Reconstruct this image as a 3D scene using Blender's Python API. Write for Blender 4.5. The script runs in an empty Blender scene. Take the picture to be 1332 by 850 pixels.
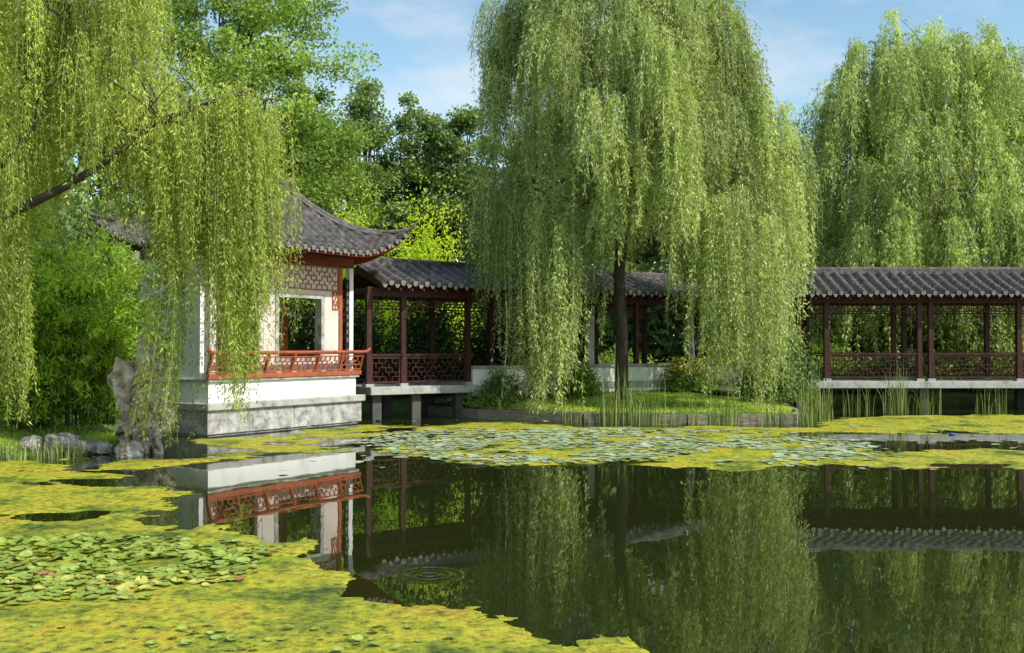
import bpy, bmesh, math, random
import numpy as np
from mathutils import Vector, noise as mnoise
random.seed(7); R=np.random.RandomState(11)
sc=bpy.context.scene
COL=sc.collection
# ------------------------------------------------------------ materials
def nt(name):
    m=bpy.data.materials.new(name); m.use_nodes=True
    t=m.node_tree; b=t.nodes['Principled BSDF']; return m,t,b
def noise_node(t,scale,detail=5,rough=.6,stretch=None,vec=None):
    n=t.nodes.new('ShaderNodeTexNoise'); n.inputs['Scale'].default_value=scale
    n.inputs['Detail'].default_value=detail; n.inputs['Roughness'].default_value=rough
    if vec is None:
        tc=t.nodes.new('ShaderNodeTexCoord'); vec=tc.outputs['Object']
    if stretch:
        mp=t.nodes.new('ShaderNodeMapping'); mp.inputs['Scale'].default_value=stretch
        t.links.new(vec,mp.inputs['Vector']); vec=mp.outputs['Vector']
    t.links.new(vec,n.inputs['Vector']); return n
def ramp(t,fac,stops):
    r=t.nodes.new('ShaderNodeValToRGB'); e=r.color_ramp.elements
    while len(e)<len(stops): e.new(.5)
    for i,(p,c) in enumerate(stops):
        e[i].position=p; e[i].color=(*c,1)
    t.links.new(fac,r.inputs['Fac']); return r
def mat_n(name,stops,scale=3,rough=.8,bump=.3,bscale=None,stretch=None,spec=.3,dist=.02):
    m,t,b=nt(name)
    n=noise_node(t,scale,6,.65,stretch); r=ramp(t,n.outputs['Fac'],stops)
    t.links.new(r.outputs['Color'],b.inputs['Base Color'])
    b.inputs['Roughness'].default_value=rough; b.inputs['Specular IOR Level'].default_value=spec
    if bump:
        n2=noise_node(t,bscale or scale*4,6,.6,stretch)
        bp=t.nodes.new('ShaderNodeBump'); bp.inputs['Strength'].default_value=bump; bp.inputs['Distance'].default_value=dist
        t.links.new(n2.outputs['Fac'],bp.inputs['Height']); t.links.new(bp.outputs['Normal'],b.inputs['Normal'])
    return m
def mat_leaf(name,dark,light,trans=.4,rough=.5,tcol=None):
    m,t,b=nt(name)
    a=t.nodes.new('ShaderNodeAttribute'); a.attribute_name='tone'
    mid=tuple(x*.48+y*.52 for x,y in zip(dark,light))
    r=ramp(t,a.outputs['Fac'],[(0,dark),(.5,mid),(.9,light)])
    t.links.new(r.outputs['Color'],b.inputs['Base Color'])
    b.inputs['Roughness'].default_value=rough; b.inputs['Specular IOR Level'].default_value=.5
    tr=t.nodes.new('ShaderNodeBsdfTranslucent')
    mx=t.nodes.new('ShaderNodeMixRGB'); mx.blend_type='MULTIPLY'; mx.inputs[0].default_value=1
    mx.inputs[2].default_value=tcol or (1.35,1.5,.5,1)
    t.links.new(r.outputs['Color'],mx.inputs[1]); t.links.new(mx.outputs[0],tr.inputs['Color'])
    ms=t.nodes.new('ShaderNodeMixShader'); ms.inputs[0].default_value=trans
    out=t.nodes['Material Output']
    t.links.new(b.outputs[0],ms.inputs[1]); t.links.new(tr.outputs[0],ms.inputs[2]); t.links.new(ms.outputs[0],out.inputs['Surface'])
    return m
M={}
M['bark']=mat_n('bark',[(.3,(.032,.025,.019)),(.7,(.11,.088,.064))],6,.9,.8,14,(1,1,.25),dist=.05)
M['willow']=mat_leaf('willow_leaf',(.050,.085,.022),(.64,.70,.27),.36)
M['willow_far']=mat_leaf('willow_far_leaf',(.075,.12,.035),(.64,.71,.26),.38)
M['willow_near']=mat_leaf('willow_near_leaf',(.035,.070,.008),(.66,.72,.15),.40)
M['leaf_a']=mat_leaf('broad_leaf',(.05,.10,.018),(.42,.55,.10),.38)
M['leaf_b']=mat_leaf('dark_leaf',(.045,.085,.028),(.28,.38,.11),.35)
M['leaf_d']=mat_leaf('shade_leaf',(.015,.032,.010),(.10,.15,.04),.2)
M['leaf_y']=mat_leaf('bright_leaf',(.38,.50,.03),(.76,.82,.08),.5)
M['bamboo']=mat_leaf('bamboo_leaf',(.04,.085,.008),(.54,.72,.08),.46)
M['reed']=mat_leaf('reed_leaf',(.06,.10,.025),(.36,.42,.13),.3)
M['grass']=mat_leaf('grass_leaf',(.14,.25,.022),(.56,.66,.10),.4)
M['ground']=mat_n('ground',[(.3,(.045,.055,.02)),(.5,(.09,.13,.03)),(.75,(.16,.17,.06))],1.2,.95,.6,12)
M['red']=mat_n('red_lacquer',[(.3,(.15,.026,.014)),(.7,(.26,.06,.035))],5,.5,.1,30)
M['orange_red']=mat_n('orange_red_paint',[(.3,(.32,.062,.03)),(.7,(.48,.15,.08))],4,.55,.12,30)  # brighter orange-red than the beam lacquer, for railing, columns and lattice
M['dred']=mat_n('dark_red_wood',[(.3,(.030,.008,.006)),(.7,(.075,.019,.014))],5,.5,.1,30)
M['white']=mat_n('white_plaster',[(.25,(.58,.57,.54)),(.5,(.82,.81,.78)),(1,(.86,.85,.83))],1.3,.9,.1,20,(1,1,.5))
M['plaster']=mat_n('cream_plaster',[(.25,(.55,.46,.41)),(.6,(.70,.61,.55))],1.5,.9,.1,20)
M['stone']=mat_n('grey_stone',[(.30,(.13,.12,.10)),(.44,(.32,.305,.275)),(.56,(.44,.425,.39)),(.7,(.60,.58,.54))],4.5,.85,.9,22)
M['concrete']=mat_n('concrete',[(.3,(.17,.16,.14)),(.45,(.36,.35,.32)),(.7,(.50,.48,.44))],3.5,.85,.4,25)
M['dconc']=mat_n('dark_concrete',[(.25,(.05,.05,.042)),(.7,(.11,.105,.09))],2.5,.8,.3,25)  # darker concrete tone, used for the piers below the deck
M['tile']=mat_n('roof_tile',[(.28,(.030,.026,.024)),(.5,(.085,.075,.068)),(.75,(.22,.195,.175))],6,.6,.5,30,spec=.4)
M['cap']=mat_n('eave_tile_grey',[(.3,(.13,.12,.11)),(.7,(.29,.27,.24))],9,.7,.2)
M['bank']=mat_n('weathered_timber',[(.3,(.13,.115,.075)),(.7,(.36,.32,.22))],4,.9,.5,20,(1,1,4))
M['rock']=mat_n('limestone',[(.32,(.11,.08,.055)),(.43,(.33,.25,.185)),(.54,(.54,.45,.36)),(.66,(.78,.73,.65))],3.8,.9,1,11,dist=.08)
M['rockg']=mat_n('grey_rock',[(.3,(.14,.13,.115)),(.7,(.46,.43,.39))],4,.9,.9,12,dist=.04)
M['black']=mat_n('black_board',[(.3,(.012,.012,.012)),(.7,(.025,.024,.024))],8,.4,.05)
M['ink']=mat_n('pale_lettering',[(.3,(.45,.43,.38)),(.7,(.55,.52,.46))],8,.6,0)
M['cloth']=mat_n('grey_blue_cloth',[(.3,(.08,.10,.14)),(.7,(.14,.17,.22))],8,.8,.2)
M['blue']=mat_n('blue_plastic',[(.3,(.04,.08,.26)),(.7,(.06,.12,.34))],8,.35,0)
M['petal']=mat_n('yellow_petals',[(.3,(.65,.48,.03)),(.7,(.75,.62,.06))],20,.6,0)
M['pad1']=mat_n('lily_pad_green',[(.3,(.11,.19,.02)),(.5,(.26,.34,.05)),(.7,(.44,.50,.11))],5,.35,.15,20,spec=.5)
M['pad2']=mat_n('lily_pad_yellow',[(.3,(.38,.38,.06)),(.7,(.56,.52,.13))],9,.4,.15,20,spec=.5)
M['pad3']=mat_n('lily_pad_red',[(.3,(.30,.13,.04)),(.7,(.42,.22,.07))],9,.4,.15,20,spec=.5)
M['padf']=mat_n('lily_pads_pale',[(.3,(.20,.29,.12)),(.5,(.38,.46,.27)),(.7,(.62,.66,.48))],1.8,.3,.1,20,spec=.7)
def algae_mat():
    m,t,b=nt('algae')
    n=noise_node(t,.9,9,.74); r=ramp(t,n.outputs['Fac'],[(.36,(.06,.10,.012)),(.44,(.24,.27,.018)),(.52,(.50,.46,.03)),(.61,(.54,.39,.03)),(.70,(.34,.18,.03))])
    n3=noise_node(t,12,7,.78); r3=ramp(t,n3.outputs['Fac'],[(.38,(.22,.28,.2)),(.5,(.85,.9,.8)),(.65,(1.2,1.18,1.05))])
    mx=t.nodes.new('ShaderNodeMixRGB'); mx.blend_type='MULTIPLY'; mx.inputs[0].default_value=1
    t.links.new(r.outputs[0],mx.inputs[1]); t.links.new(r3.outputs[0],mx.inputs[2]); t.links.new(mx.outputs[0],b.inputs['Base Color'])
    b.inputs['Roughness'].default_value=.6; b.inputs['Specular IOR Level'].default_value=.4
    n2=noise_node(t,22,7,.7); bp=t.nodes.new('ShaderNodeBump'); bp.inputs['Strength'].default_value=.9; bp.inputs['Distance'].default_value=.03
    t.links.new(n2.outputs['Fac'],bp.inputs['Height']); t.links.new(bp.outputs[0],b.inputs['Normal'])
    return m
M['algae']=algae_mat()
def water_mat():
    m,t,b=nt('pond_water')
    b.inputs['Base Color'].default_value=(.017,.023,.005,1); b.inputs['Roughness'].default_value=.015
    b.inputs['IOR'].default_value=1.45
    tc=t.nodes.new('ShaderNodeTexCoord')
    n=noise_node(t,1.1,3,.5,(1,.5,1)); n2=noise_node(t,9,2,.5,(1,.5,1))
    ad=t.nodes.new('ShaderNodeMath'); ad.operation='MULTIPLY_ADD'; ad.inputs[1].default_value=.05
    t.links.new(n2.outputs['Fac'],ad.inputs[0]); t.links.new(n.outputs['Fac'],ad.inputs[2])
    vm=t.nodes.new('ShaderNodeVectorMath'); vm.operation='DISTANCE'; vm.inputs[1].default_value=(-.72,8.75,0)
    t.links.new(tc.outputs['Object'],vm.inputs[0])
    s=t.nodes.new('ShaderNodeMath'); s.operation='MULTIPLY'; s.inputs[1].default_value=60; t.links.new(vm.outputs['Value'],s.inputs[0])
    sn=t.nodes.new('ShaderNodeMath'); sn.operation='SINE'; t.links.new(s.outputs[0],sn.inputs[0])
    mr=t.nodes.new('ShaderNodeMapRange'); mr.inputs[1].default_value=0; mr.inputs[2].default_value=.35; mr.inputs[3].default_value=.5; mr.inputs[4].default_value=0
    t.links.new(vm.outputs['Value'],mr.inputs[0])
    mu=t.nodes.new('ShaderNodeMath'); mu.operation='MULTIPLY'; t.links.new(sn.outputs[0],mu.inputs[0]); t.links.new(mr.outputs[0],mu.inputs[1])
    a2=t.nodes.new('ShaderNodeMath'); a2.operation='ADD'; t.links.new(ad.outputs[0],a2.inputs[0]); t.links.new(mu.outputs[0],a2.inputs[1])
    bp=t.nodes.new('ShaderNodeBump'); bp.inputs['Strength'].default_value=.15; bp.inputs['Distance'].default_value=.02
    t.links.new(a2.outputs[0],bp.inputs['Height']); t.links.new(bp.outputs[0],b.inputs['Normal'])
    return m
M['water']=water_mat()
# ------------------------------------------------------------ helpers
def link(o,parent=None):
    COL.objects.link(o)
    if parent: o.parent=parent
    return o
def empty(name,loc,rz=0,label=None,cat=None,group=None):
    o=bpy.data.objects.new(name,None); o.location=loc; o.rotation_euler=(0,0,rz); o.empty_display_size=.3
    link(o); tag(o,label,cat,group); return o
def tag(o,label=None,cat=None,group=None,kind=None):
    if label:o['label']=label
    if cat:o['category']=cat
    if group:o['group']=group
    if kind:o['kind']=kind
def np_mesh(name,V,F,mat,tone=None,smooth=False):
    V=np.asarray(V,dtype=np.float32); F=np.asarray(F,dtype=np.int32)
    me=bpy.data.meshes.new(name); me.vertices.add(len(V)); me.vertices.foreach_set('co',V.ravel())
    k=F.shape[1]; me.loops.add(F.size); me.loops.foreach_set('vertex_index',F.ravel())
    me.polygons.add(len(F)); me.polygons.foreach_set('loop_start',np.arange(0,F.size,k,dtype=np.int32))
    me.update(calc_edges=True)
    if smooth: me.polygons.foreach_set('use_smooth',np.ones(len(F),dtype=bool))
    if tone is not None:
        a=me.attributes.new('tone','FLOAT','POINT'); a.data.foreach_set('value',np.asarray(tone,dtype=np.float32))
    me.materials.append(mat); return me
class MB:
    def __init__(s): s.v=[]; s.f=[]
    def box(s,x0,x1,y0,y1,z0,z1):
        n=len(s.v); s.v+=[(x0,y0,z0),(x1,y0,z0),(x1,y1,z0),(x0,y1,z0),(x0,y0,z1),(x1,y0,z1),(x1,y1,z1),(x0,y1,z1)]
        s.f+=[(n,n+3,n+2,n+1),(n+4,n+5,n+6,n+7),(n,n+1,n+5,n+4),(n+1,n+2,n+6,n+5),(n+2,n+3,n+7,n+6),(n+3,n,n+4,n+7)]
    def tube(s,pts,rad,n=8,cap=True):
        pts=[Vector(p) for p in pts]; base=len(s.v); prev=None
        for i,p in enumerate(pts):
            d=(pts[min(i+1,len(pts)-1)]-pts[max(i-1,0)]).normalized()
            a=d.orthogonal().normalized() if prev is None else (prev-d*prev.dot(d)).normalized()
            prev=a; b=d.cross(a); r=rad[i] if hasattr(rad,'__len__') else rad
            for j in range(n):
                t=2*math.pi*j/n; s.v.append(tuple(p+(a*math.cos(t)+b*math.sin(t))*r))
        for i in range(len(pts)-1):
            for j in range(n):
                k=(j+1)%n; s.f.append((base+i*n+j,base+i*n+k,base+(i+1)*n+k,base+(i+1)*n+j))
        if cap:
            s.f.append(tuple(base+j for j in range(n))[::-1]); e=base+(len(pts)-1)*n; s.f.append(tuple(e+j for j in range(n)))
    def grid(s,P):
        n=len(s.v); a,b=len(P),len(P[0])
        for r in P: s.v+=[tuple(p) for p in r]
        for i in range(a-1):
            for j in range(b-1): s.f.append((n+i*b+j,n+i*b+j+1,n+(i+1)*b+j+1,n+(i+1)*b+j))
    def bend(s,fn): s.v=[fn(*p) for p in s.v]
    def mesh(s,name,mat,smooth=False):
        me=bpy.data.meshes.new(name); me.from_pydata(s.v,[],s.f); me.materials.append(mat)
        if smooth: me.polygons.foreach_set('use_smooth',[True]*len(me.polygons))
        return me
    def obj(s,name,mat,parent=None,smooth=False,loc=(0,0,0),bevel=0):
        o=bpy.data.objects.new(name,s.mesh(name,mat,smooth)); o.location=loc
        if bevel:
            b=o.modifiers.new('bevel','BEVEL'); b.width=bevel; b.segments=1
        return link(o,parent)
def obj(name,me,parent=None,loc=(0,0,0)):
    o=bpy.data.objects.new(name,me); o.location=loc; return link(o,parent)
def unit(a): return a/np.maximum(np.linalg.norm(a,axis=-1,keepdims=True),1e-6)
def leaves(base,dr,L,W,tone):
    n=len(base); rv=R.normal(size=(n,3)); side=unit(np.cross(dr,rv)); nm=np.cross(dr,side)
    L=L.reshape(-1,1); W=W.reshape(-1,1)
    bend=nm*L*.12
    V=np.stack([base,base+dr*L*.42+side*W*.5+bend,base+dr*L,base+dr*L*.42-side*W*.5+bend],1).reshape(-1,3)
    F=np.arange(4*n).reshape(-1,4); return V,F,np.repeat(np.clip(tone,0,1),4)
def vn(x,y,seed=0):
    xi=np.floor(x); yi=np.floor(y); fx=x-xi; fy=y-yi; fx=fx*fx*(3-2*fx); fy=fy*fy*(3-2*fy)
    def h(a,b):
        q=np.sin(a*127.1+b*311.7+seed*74.7)*43758.5453; return q-np.floor(q)
    return (h(xi,yi)*(1-fx)+h(xi+1,yi)*fx)*(1-fy)+(h(xi,yi+1)*(1-fx)+h(xi+1,yi+1)*fx)*fy
def fbm(x,y,o=5,seed=0,g=.5):
    s=0;a=1;t=0
    for i in range(o): s=s+a*vn(x*2**i+i*17.3,y*2**i+i*9.1,seed+i); t+=a; a*=g
    return s/t
def sdf(x,y,poly):
    d=np.full(x.shape,1e9); ins=np.zeros(x.shape,bool); n=len(poly)
    for i in range(n):
        ax,ay=poly[i]; bx,by=poly[(i+1)%n]; ex,ey=bx-ax,by-ay
        t=np.clip(((x-ax)*ex+(y-ay)*ey)/(ex*ex+ey*ey),0,1)
        d=np.minimum(d,np.hypot(x-ax-t*ex,y-ay-t*ey))
        c=((ay>y)!=(by>y))&(x<(bx-ax)*(y-ay)/((by-ay)+1e-12)+ax); ins^=c
    return np.where(ins,d,-d)
def sm(t): t=np.clip(t,0,1); return t*t*(3-2*t)
# ------------------------------------------------------------ terrain
POND=[(-13,2),(27,2),(27,34),(9.6,34),(8.3,31),(7.7,27),(7.2,25.7),(4.5,25.7),(1.9,26.2),(-.9,27.8),(-2.4,29.6),(-4.5,30.6),(-8.6,27),(-9.2,22.6),(-7.7,21),(-7.4,19.4),(-9,18.1),(-12,16.9),(-15,10)]
def ground_h(x,y):
    d=-sdf(x,y,POND); w=fbm(x*.5,y*.5,3,3)
    z=-.8+1.07*sm((d+.30)/.42)+.30*sm(d/5.0)+(w-.5)*.10*sm(d)
    left=sm((-x-6.5)/1.5)*sm((23-y)/2)
    zl=-.8+.9*sm((d+.5)/.7)+.45*sm(d/3)+(w-.5)*.15
    return z*(1-left)+zl*left
def axis(a,b,st,far):
    m=list(np.arange(a,b+1e-6,st)); lo=[];hi=[];d=st
    x=a
    while x>-far: d*=1.5; x-=d; lo.append(x)
    x=b;d=st
    while x<far: d*=1.5; x+=d; hi.append(x)
    return np.array(lo[::-1]+m+hi)
ax_=axis(-17,29,.2,700); ay_=axis(0,37,.2,700)
X,Y=np.meshgrid(ax_,ay_); Z=ground_h(X,Y); nx=len(ax_); ny=len(ay_)
idx=np.arange(nx*ny).reshape(ny,nx)
F=np.stack([idx[:-1,:-1],idx[:-1,1:],idx[1:,1:],idx[1:,:-1]],-1).reshape(-1,4)
g=obj('ground',np_mesh('ground',np.stack([X,Y,Z],-1).reshape(-1,3),F,M['ground'],smooth=True)); tag(g,kind='structure')
b=MB(); b.v=[(-30,-3,0),(34,-3,0),(34,36,0),(-30,36,0)]; b.f=[(0,1,2,3)]
w=b.obj('water',M['water']); tag(w,kind='structure')
# ------------------------------------------------------------ algae sheets
def algae(name,label,polys,bounds,step,amp,holes=(),seed=0,thr=0,sc_=(1,1),warp=1.2):
    x0,x1,y0,y1=bounds; xs=np.arange(x0,x1,step); ys=np.arange(y0,y1,step*1.3); X,Y=np.meshgrid(xs,ys)
    wx=X+(fbm(X*.8,Y*.8,3,5)-.5)*warp; wy=Y+(fbm(X*.8,Y*.8,3,9)-.5)*warp
    f=np.max([sdf(wx,wy,p) for p in polys],0); f=np.clip(f,-1.2,.9)
    for h in holes: f=np.minimum(f,-sdf(wx,wy,h))
    nn=fbm(X*1.1*sc_[0],Y*1.1*sc_[1],6,seed,.62)-.5
    F_=f*.5+nn*amp-thr
    gy,gx=np.gradient(F_,ys,xs); g2=gx*gx+gy*gy+1e-3
    out=F_<0
    keep=(~out[:-1,:-1])|(~out[:-1,1:])|(~out[1:,1:])|(~out[1:,:-1])
    mx=np.clip(-F_*gx/g2,-step,step); my=np.clip(-F_*gy/g2,-step*1.3,step*1.3)
    X=np.where(out,X+mx,X); Y=np.where(out,Y+my,Y)
    Z=.004+np.clip(F_,0,.3)*.03+np.where(out,0,1)*(fbm(X*9,Y*9,3,8))*.022*np.clip(F_*8,0,1)
    idx=np.arange(X.size).reshape(X.shape)
    Fq=np.stack([idx[:-1,:-1],idx[:-1,1:],idx[1:,1:],idx[1:,:-1]],-1)[keep]
    used=np.unique(Fq); remap=np.zeros(X.size,np.int32); remap[used]=np.arange(len(used))
    V=np.stack([X,Y,Z],-1).reshape(-1,3)[used]
    o=obj(name,np_mesh(name,V,remap[Fq],M['algae'],smooth=True)); tag(o,label,'algae',kind='stuff'); return o
NEAR=[(-7.36,14.6),(-5.2,13.9),(-4.4,12.2),(-4.4,11.1),(-2.85,10.85),(-2.15,10.2),(-1.65,9.2),(-1.25,8.2),(-.45,7.8),(-.2,7.5),(.3,7.3),(.95,6.5),(1.6,5.0),(-9,4.5),(-11,9),(-10,14)]
algae('algae_mat','yellow-green algae mat floating on pond among lily pads',[NEAR],(-9.5,2.4,4.6,15.4),.035,.95,holes=[[(-6.5,11.9),(-4.9,12.3),(-4.7,11.3),(-5.6,11.2)]],seed=2,thr=-.05,warp=.7)
FAR=[(-6.5,17.6),(-5.8,18.9),(-4.47,21.9),(-3.05,23.9),(-.94,26.6),(2.0,25.4),(7.4,25),(8.8,28.5),(14.2,29),(24,29),(24,16.6),(8.5,16.5),(5.5,16.4),(3.4,16.0),(2.4,17.0),(-.6,16.8),(-2.35,18.4),(-3.8,18.4),(-4.9,16.9),(-5.8,16.1),(-7,16.3)]
PAV=[(-6.9,20.2),(-6.6,21.4),(-5.2,23.5),(-3.6,25.8),(-2.6,25.0),(-4.0,21.6),(-5.4,19.0)]
H1=[(6.6,22.5),(10,22.8),(14,22.5),(24,23.2),(24,20.0),(12,19.2),(8,19.4),(6.8,20.5)]
H2=[(-4.0,20.3),(-3,22.0),(-1.6,22.8),(-1.9,21),(-2.9,19.6)]
algae('algae_mat','yellow-green algae and duckweed carpet near the stone bank',[FAR,PAV],(-8.2,21,14.8,30),.07,1.2,holes=[H1,H2],seed=6,thr=.12,sc_=(.7,1.1))
algae('algae_mat','thin strips of algae drifting beside the reedy shore',[[(-9.5,17.4),(-7.2,18.2),(-6.2,16.2),(-5.6,14.6),(-7,14.4),(-10,15)]],(-10,-4.6,13.6,18.6),.06,1.1,seed=13,thr=.24,sc_=(.6,1.6))
# ------------------------------------------------------------ lily pads
def pad_mesh(name,mat,cup):
    b=MB(); n=16; b.v.append((0,0,0)); a0=.16
    for i in range(n+1):
        a=a0+(2*math.pi-2*a0)*i/n; r=1+.04*math.sin(a*5)
        b.v.append((r*math.cos(a)*.55,r*math.sin(a)*.55,cup*.02))
    for i in range(n+1):
        a=a0+(2*math.pi-2*a0)*i/n; r=1+.05*math.sin(a*3+cup)
        b.v.append((r*math.cos(a),r*math.sin(a),cup*.10+.05*math.sin(a*4)))
    for i in range(n):
        b.f.append((0,1+i,2+i)); b.f.append((1+i,n+2+i,n+3+i,2+i))
    return b.mesh(name,mat,True)
pads=[(pad_mesh('lily_pad',M['pad1'],1),'round green water lily pad floating on the pond'),
      (pad_mesh('lily_pad',M['pad2'],1.6),'yellowing water lily pad curled at the rim'),
      (pad_mesh('lily_pad',M['pad3'],2),'reddish brown withering water lily pad')]
CL=[(-5.4,8.9),(-4.6,7.65),(-3.0,7.8),(-2.3,8.5),(-2.3,9.9),(-4.2,10.45),(-5.2,10.2)]
tries=0; placed=[]
while len(placed)<850 and tries<40000:
    tries+=1; x=random.uniform(-5.6,-2.0); y=random.uniform(7.3,10.6)
    s_=float(sdf(np.array([x]),np.array([y]),CL)[0])+random.uniform(-.5,.1)
    if s_<0 or vn(np.array([x*2.2]),np.array([y*2.2]),41)[0]<.27: continue
    r=random.uniform(.034,.068)
    if any((x-a)**2+(y-c)**2<(.64*(r+q))**2 for a,c,q in placed): continue
    placed.append((x,y,r))
placed.sort(key=lambda p:p[1]); near=placed[:290]; rest=placed[290:]
for x,y,r in near:
    k=random.choices([0,1,2],[.72,.22,.06])[0]; me,lab=pads[k]
    o=bpy.data.objects.new('lily_pad',me); t=.13
    o.location=(x,y,.026+random.random()*.018); o.scale=(r,r,r)
    o.rotation_euler=(random.gauss(0,t),random.gauss(0,t),random.uniform(0,6.28)); link(o)
    tag(o,lab,'lily pad','water lily pads floating on the pond')
def pad_stuff(name,L,mat,label,tilt,zr,z0=.034):
    b=MB()
    for x,y,r in L:
        a0=random.uniform(0,6.28); base=len(b.v); z=z0+random.random()*zr; tx=random.gauss(0,tilt); ty=random.gauss(0,tilt)
        b.v.append((x,y,z-.006)); m=11
        for i in range(m+1):
            a=a0+.2+(2*math.pi-.4)*i/m; dx=r*math.cos(a); dy=r*math.sin(a); b.v.append((x+dx,y+dy,z+dx*tx+dy*ty))
        for i in range(m): b.f.append((base,base+1+i,base+2+i))
    o=b.obj(name,mat); tag(o,label,'lily pads','water lily pads floating on the pond','stuff'); return o
for _ in range(60): rest.append((random.gauss(-2.0,.8),random.uniform(6.4,7.1),random.uniform(.02,.04)))
pad_stuff('lily_pads',rest,M['pad1'],'many small green lily pads crowded on the algae',.16,.022)
FP=[(-2.2,23.2),(1.5,23.6),(5.4,22.8),(6.9,21),(6.4,18.4),(5.0,16.9),(2.5,17.3),(-.4,17.2),(-1.8,18.8),(-2.8,20.8)]
gx=[];tries=0
cells={}
while len(gx)<1400 and tries<24000:
    tries+=1; x=random.uniform(-3.5,7.6); y=random.uniform(16.4,24)
    s_=float(sdf(np.array([x]),np.array([y]),FP)[0])+random.gauss(0,.3)
    if s_<0 or fbm(np.array([x*.9]),np.array([y*.9]),3,22)[0]<.40: continue
    r=random.uniform(.055,.13); key=(int(x*2),int(y*2)); ok=True
    for i in (-1,0,1):
        for j in (-1,0,1):
            for a,c,q in cells.get((key[0]+i,key[1]+j),[]):
                if (x-a)**2+(y-c)**2<(.8*(r+q))**2: ok=False
    if not ok: continue
    cells.setdefault(key,[]).append((x,y,r)); gx.append((x,y,r))
for _ in range(110):
    gx.append((random.uniform(-6,12),random.uniform(15.6,27),random.uniform(.05,.10)))
pad_stuff('lily_pads',gx,M['padf'],'broad raft of pale green lily pads on the pond',.06,.012,.034)
# ------------------------------------------------------------ roofs
def prof(ph):
    c=abs((ph%1)-.5)*2
    return math.sqrt(max(0,1-(c/.55)**2)) if c<.55 else -.45*math.sin((c-.55)/.45*math.pi/2)
def fret(b,x0,x1,z0,z1,y0,y1,rows,cw,t=.022,frame=.04):
    b.box(x0,x1,y0,y1,z0,z0+frame); b.box(x0,x1,y0,y1,z1-frame,z1)
    b.box(x0,x0+frame,y0+.003,y1-.003,z0+frame,z1-frame); b.box(x1-frame,x1,y0+.003,y1-.003,z0+frame,z1-frame)
    ya=y0+.008; yb=y1-.008; h=(z1-z0-2*frame)/rows
    n=max(2,round((x1-x0)/cw)); w=(x1-x0-2*frame)/n
    for i in range(1,rows):
        z=z0+frame+h*i
        for j in range(n):
            if (i+j)%3!=0: b.box(x0+frame+j*w,x0+frame+(j+1)*w,ya,yb,z-t/2,z+t/2)
    for i in range(rows):
        for j in range(1,n+ (1 if i%2 else 0)):
            x=x0+frame+(j-(.5 if i%2 else 0))*w
            b.box(x-t/2,x+t/2,ya+.003,yb-.003,z0+frame+h*i+(t/2 if i else 0),z0+frame+h*(i+1)-(t/2 if i<rows-1 else 0))
def gable_roof(root,x0,x1,W,ze,zr,ov,pitch):
    hw=W/2+ov; n=int(round((x1-x0)/pitch)); p=(x1-x0)/n
    for sgn in (-1,1):
        b=MB(); e=MB()
        P=[]
        N=15
        jit=[random.uniform(-.008,.008) for _ in range(n+1)]
        for k in range(N+1):
            t=k/N; row=[]
            for i in range(n*8+1):
                x=x0+i*p/8; ph=i/8
                z=ze+(zr-ze)*(.82*t+.18*t*t)+.11*prof(ph)+.022*(1-(k%2))+jit[i//8]*(1-t)+.02*mnoise.noise(Vector((x*.5,t*2,sgn)))
                row.append((x,W/2+sgn*hw*(1-t),z))
            P.append(row if sgn<0 else row[::-1])
        b.grid(P)
        for i in range(n):
            x=x0+(i+.5)*p; y=W/2+sgn*hw; j=jit[i]
            e.tube([(x,y+sgn*.035,ze+.035+j),(x,y-sgn*.05,ze+.05+j)],.075,10)
            xx=x0+i*p; base=len(e.v)
            yy=y+sgn*.02
            e.v+=[(xx-.08,yy,ze+.0),(xx+.08,yy,ze+.0),(xx+.04,yy,ze-.07),(xx,yy,ze-.10),(xx-.04,yy,ze-.07)]; e.f.append(tuple(range(base,base+5)))
        b.obj('roof',M['tile'],root,True)
        e.obj('eave_tile',M['cap'],root)
    r=MB(); r.box(x0-.03,x1+.03,W/2-.07,W/2+.07,zr-.02,zr+.13); r.tube([(x0-.06,W/2,zr+.15),(x1+.06,W/2,zr+.15)],.075,10)
    r.obj('ridge',M['tile'],root)
    u=MB()
    for sgn in (-1,1):
        a=(W/2+sgn*(hw-.02)); n0=len(u.v)
        u.v+=[(x0+.02,a,ze-.07),(x1-.02,a,ze-.07),(x1-.02,W/2,zr-.07),(x0+.02,W/2,zr-.07)]; u.f.append((n0,n0+1,n0+2,n0+3))
        m=int((x1-x0)/.35)
        for i in range(m):
            x=x0+.15+i*.35; n0=len(u.v); q=W/2+sgn*(hw-.05)
            sl=(zr-ze)/hw; y2=W/2+sgn*(hw-.75)
            for xx in (x-.03,x+.03):
                u.v+=[(xx,q,ze-.075+.0),(xx,q,ze-.15),(xx,y2,ze-.15+.7*sl),(xx,y2,ze-.075+.7*sl)]
            u.f+=[(n0,n0+1,n0+2,n0+3),(n0+4,n0+7,n0+6,n0+5),(n0+1,n0+5,n0+6,n0+2),(n0,n0+4,n0+5,n0+1)]
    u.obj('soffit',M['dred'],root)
    for x in (x0+.005,x1-.035):
        g=MB()
        for xx in (x,x+.03):
            g.v+=[(xx,W/2-hw+.03,ze-.14),(xx,W/2-hw+.03,ze-.02),(xx,W/2,zr-.02),(xx,W/2+hw-.03,ze-.02),(xx,W/2+hw-.03,ze-.14),(xx,W/2,zr-.25)]
        g.f+=[(0,1,2,5),(5,2,3,4),(6,11,8,7),(11,10,9,8),(0,5,11,6),(5,4,10,11)]
        g.obj('gable_board',M['dred'],root)
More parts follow.
